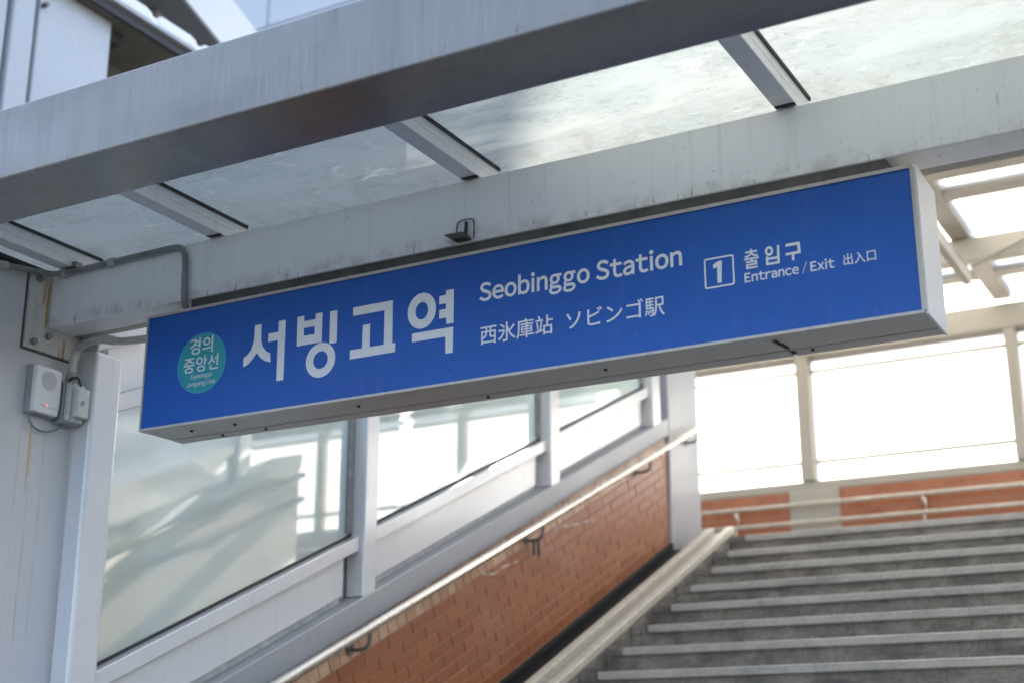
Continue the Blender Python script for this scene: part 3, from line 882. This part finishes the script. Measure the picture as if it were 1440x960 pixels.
# ================================================================== SMALL THINGS ROUND THE SIGN
cd = thing('cable_conduit', (-3.3, 3.4, 3.33), 'grey conduit running along the beam top and bending down behind the sign', 'conduit')
pts = smooth_path([(-3.785, 3.12, 3.285), (-3.775, 3.20, 3.30), (-3.765, 3.35, 3.318), (-3.74, 3.402, 3.322), (-3.6, 3.405, 3.324), (-3.4, 3.405, 3.326), (-3.22, 3.405, 3.328), (-3.165, 3.405, 3.322), (-3.148, 3.405, 3.28), (-3.144, 3.405, 3.15), (-3.142, 3.41, 3.11), (-3.14, 3.44, 3.09)], 2)
MB().tube(pts, .0105, 10).build('pipe', 'conduit', cd)
for p0, p1 in (((-3.79, 3.135, 3.287), (-3.775, 3.205, 3.300)), ((-3.735, 3.4035, 3.322), (-3.70, 3.4045, 3.323)), ((-3.50, 3.405, 3.325), (-3.47, 3.405, 3.3255))):
    MB().tube([p0, p1], .0145, 10).build('coupling', 'conduit_light', cd)
MB().box(-3.70, -3.655, 3.40, 3.43, 3.3375, 3.358).build('saddle', 'conduit', cd)
c2 = thing('cable_conduit', (-3.6, 3.5, 2.97), 'pale bent conduit from the junction box to the left end of the sign', 'conduit')
pts = smooth_path([(-3.755, 3.522, 2.957), (-3.755, 3.522, 3.02), (-3.745, 3.52, 3.066), (-3.69, 3.505, 3.085), (-3.62, 3.505, 3.092), (-3.52, 3.505, 3.068), (-3.42, 3.505, 3.060), (-3.268, 3.505, 3.058)], 2)
MB().tube(pts, .0135, 12).build('pipe', 'conduit_light', c2)
MB().tube([(-3.585, 3.505, 3.086), (-3.545, 3.505, 3.076)], .0165, 12).build('coupling', 'conduit_light', c2)
MB().tube([(-3.755, 3.522, 2.962), (-3.755, 3.522, 2.992)], .019, 8).build('gland', 'abs_grey', c2)

al = thing('alarm_box', (-3.76, 3.39, 2.81), 'white alarm box with round grille and red light on the pillar', 'alarm')
MB().box(-3.7995, -3.776, 3.358, 3.484, 2.815, 2.990).build('back_box', 'abs_grey', al, bevel=.004)
MB().prism([(3.362, 2.819), (3.474, 2.819), (3.480, 2.868), (3.480, 2.972), (3.472, 2.986), (3.362, 2.986)], 'x', -3.7755, -3.752).build('cover', 'abs', al, bevel=.005)
def disc(x, y, z, r, th, ry=None):
    return MB().prism([(y + r * math.cos(2 * math.pi * k / 28), z + (ry or r) * math.sin(2 * math.pi * k / 28)) for k in range(28)], 'x', x, x + th)
gr = disc(-3.7518, 3.423, 2.938, .031, .003).build('speaker_grille', 'grille', al)
MB().tube([(-3.7495, 3.423 + .032 * math.cos(2 * math.pi * k / 28), 2.938 + .032 * math.sin(2 * math.pi * k / 28)) for k in range(29)], .0014, 6).build('grille_rim', 'abs', gr)
lp = NT('red_lamp'); em_ = lp.n('ShaderNodeEmission'); em_.inputs[0].default_value = (1, .22, .25, 1); em_.inputs[1].default_value = .22; M['led'] = lp.done(em_.outputs[0])
disc(-3.7518, 3.420, 2.850, .0042, .002).build('red_light', 'led', al)
for k in range(6):
    MB().box(-3.7518, -3.7505, 3.388 + k * .013, 3.392 + k * .013, 2.842, 2.846).build('slot', 'grille', al)

jb = thing('junction_box', (-3.76, 3.52, 2.80), 'grey junction box with stepped pale cover beside the alarm box', 'junction box')
MB().box(-3.7995, -3.752, 3.492, 3.572, 2.803, 2.958).build('back_box', 'abs_grey', jb, bevel=.004)
MB().box(-3.7515, -3.726, 3.497, 3.568, 2.809, 2.950).build('cover', 'abs_pale', jb, bevel=.006)
MB().box(-3.7255, -3.702, 3.508, 3.570, 2.824, 2.932).build('lid', 'abs_pale', jb, bevel=.006)
MB().box(-3.7015, -3.699, 3.532, 3.543, 2.868, 2.886).build('latch', 'abs_grey', jb)
for y, z in ((3.503, 2.815), (3.503, 2.944)):
    MB().tube([(-3.7262, y, z), (-3.7235, y, z)], .003, 8).build('screw', 'conduit', jb)
tag(MB().tube(smooth_path([(-3.785, 3.375, 2.816), (-3.785, 3.378, 2.79), (-3.78, 3.40, 2.767), (-3.775, 3.44, 2.760), (-3.775, 3.49, 2.777), (-3.775, 3.525, 2.804)], 2), .0038, 8).build('loose_cable', 'conduit'),
    'thin grey cable looping under the alarm box to the junction box', 'cable')
tag(MB().tube(smooth_path([(-3.745, 3.505, 2.957), (-3.73, 3.507, 2.970), (-3.71, 3.515, 2.964), (-3.705, 3.525, 2.935)], 2), .0042, 8).build('loose_cable', 'rubber'),
    'short black cable arching over the junction box cover', 'cable')
# bent wire clip on the beam face
cl = thing('wire_clip', (-2.07, 3.41, 3.14), 'small dark bent clip on the beam face just above the sign', 'clip')
xc = -2.055
MB().tube(smooth_path([(xc - .030, 3.412, 3.160), (xc - .030, 3.412, 3.195), (xc - .02, 3.412, 3.206), (xc + .022, 3.412, 3.206), (xc + .030, 3.412, 3.196), (xc + .030, 3.412, 3.14)], 2), .0022, 6).build('wire', 'darkbrown', cl)
MB().tube([(xc + .004, 3.41, 3.197), (xc + .002, 3.41, 3.15)], .0052, 8).build('pin', 'dark', cl)
MB().prism([(xc - .062, 3.160), (xc + .006, 3.158), (xc + .018, 3.146), (xc + .018, 3.137), (xc - .03, 3.139)], 'y', 3.385, 3.418).build('plate', 'darkbrown', cl, bevel=.002)

# ================================================================== BUILDINGS BEHIND, UPPER LEFT
cb = thing('clad_building', (-7, 5, GZ), 'white clad building with an eave at the upper left behind the canopy', 'building')
MB().box(-9, -6.05, 2.5, 5.67, GZ, 6.40).build('wall', 'darkwall', cb)
MB().box(-6.049, -6.0, 5.125, 5.69, 4.0, 6.098).build('wall_panel', 'clad', cb, bevel=.01)
MB().box(-6.049, -5.985, 4.93, 5.085, 4.0, 6.098).build('wall_panel', 'clad', cb, bevel=.01)
MB().box(-6.049, -6.0, 3.4, 4.90, 4.0, 6.098).build('wall_panel', 'clad', cb, bevel=.01)
MB().tube([(-5.99, 5.14, 5.93), (-5.955, 5.14, 5.93)], .016, 8).build('wall_fitting', 'darksteel', cb)
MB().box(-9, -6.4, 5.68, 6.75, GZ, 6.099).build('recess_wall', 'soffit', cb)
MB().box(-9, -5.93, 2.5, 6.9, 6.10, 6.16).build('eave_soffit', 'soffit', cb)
MB().box(-5.929, -5.90, 2.5, 6.9, 6.085, 6.125).build('drip_edge', 'dark', cb)
MB().box(-6.2, -5.885, 2.5, 6.9, 6.161, 6.18).build('eave_trim', 'concrete', cb)
MB().box(-6.2, -5.90, 2.5, 6.58, 6.181, 6.235).build('gutter', 'eave', cb, bevel=.01)
for y in (4.72, 5.14, 5.56, 5.98, 6.40):
    MB().prism([(y, 6.19), (y + .36, 6.19), (y + .36, 6.248), (y + .30, 6.268), (y + .03, 6.268), (y, 6.25)], 'x', -6.19, -5.893).build('eave_cap', 'eave', cb, bevel=.012)
MB().box(-7.6, -6.06, 5.75, 5.84, 6.02, 6.098).build('soffit_batten', 'dark', cb)

ob = thing('overhead_beam', (-7.8, 9, 7.5), 'dark grey overhead beam running behind the white eave', 'beam')
dv = Vector((-.30, .955, 0)).normalized(); nv = Vector((-dv.y, dv.x, 0))
P0 = Vector((-7.1, 7.49, 7.5))
def bar(mb, a, b, n0, n1, z0, z1):
    p = [P0 + dv * a + nv * n0, P0 + dv * b + nv * n0, P0 + dv * b + nv * n1, P0 + dv * a + nv * n1]
    mb.hexa([(q.x, q.y, z0) for q in p] + [(q.x, q.y, z1) for q in p]); return mb
bar(MB(), -3, 1.6, .03, 1.15, 7.5, 8.0).build('soffit', 'darkbeam', ob)
bar(MB(), -3, 1.6, 0, .029, 7.49, 8.0).build('edge_trim', 'sidegrey', ob)
bar(MB(), .08, .26, .28, .48, 7.44, 7.499).build('fitting', 'lampgrey', ob, bevel=.01)

tb = thing('tower_block', (-17, 19, GZ), 'pale blue-white panelled building face above the front beam', 'building')
MB().prism([(-30, 16.05), (-10.7, 16.05), (-15.4, 22.0), (-30, 22.0)], 'z', GZ, 26).build('core', 'facade', tb)  # unseen right edge placed to shade the left panes; side slanted along the sun
xs = [-30, -26.4, -22.8, -19.2, -15.6, -13.4, -10.68]
zs = [6.0, 9.6, 13.2, 17.0, 21.5, 26.0]
for xa, xb in zip(xs, xs[1:]):
    for za, zb in zip(zs, zs[1:]):
        MB().box(xa + .02, xb - .02, 16.0, 16.06, za + .02, zb - .02).build('facade_panel', 'facade', tb)

# tree outside the side glass
def tree(loc, h, label):
    t = thing('street_tree', loc, label, 'tree')
    rnd = random.Random(3)
    tr = MB().tube([(loc[0], loc[1], loc[2]), (loc[0] + .05, loc[1], loc[2] + h * .4), (loc[0] - .05, loc[1] + .05, loc[2] + h * .75)], [.13, .10, .05], 8)
    tips = []
    for k in range(16):
        a = rnd.uniform(0, 6.28); z0 = loc[2] + h * rnd.uniform(.35, .72); L = h * rnd.uniform(.2, .38)
        p0 = Vector((loc[0], loc[1], z0)); p1 = p0 + Vector((math.cos(a) * L * .6, math.sin(a) * L * .6, L * .5)); p2 = p0 + Vector((math.cos(a) * L, math.sin(a) * L, L * .9))
        tr.tube([p0, p1, p2], [.045, .03, .012], 5); tips += [p1, p2, (p1 + p2) / 2]
    tr.build('trunk', 'bark', t)
    cr = MB()
    for p in tips:
        for _ in range(40):
            q = p + Vector((rnd.gauss(0, .3), rnd.gauss(0, .3), rnd.gauss(0, .25)))
            u = Vector((rnd.gauss(0, 1), rnd.gauss(0, 1), rnd.gauss(0, 1))).normalized() * .07; w = u.orthogonal().normalized() * .04
            i = len(cr.v); cr.v += [tuple(q - u), tuple(q + w), tuple(q + u), tuple(q - w)]; cr.f.append((i, i + 1, i + 2, i + 3)); cr.sm.append(False)
    cr.build('crown', 'leaf', t)
tree((-9.5, 13.5, GZ), 6.5, 'small leafy tree seen blurred through the left glass screen')
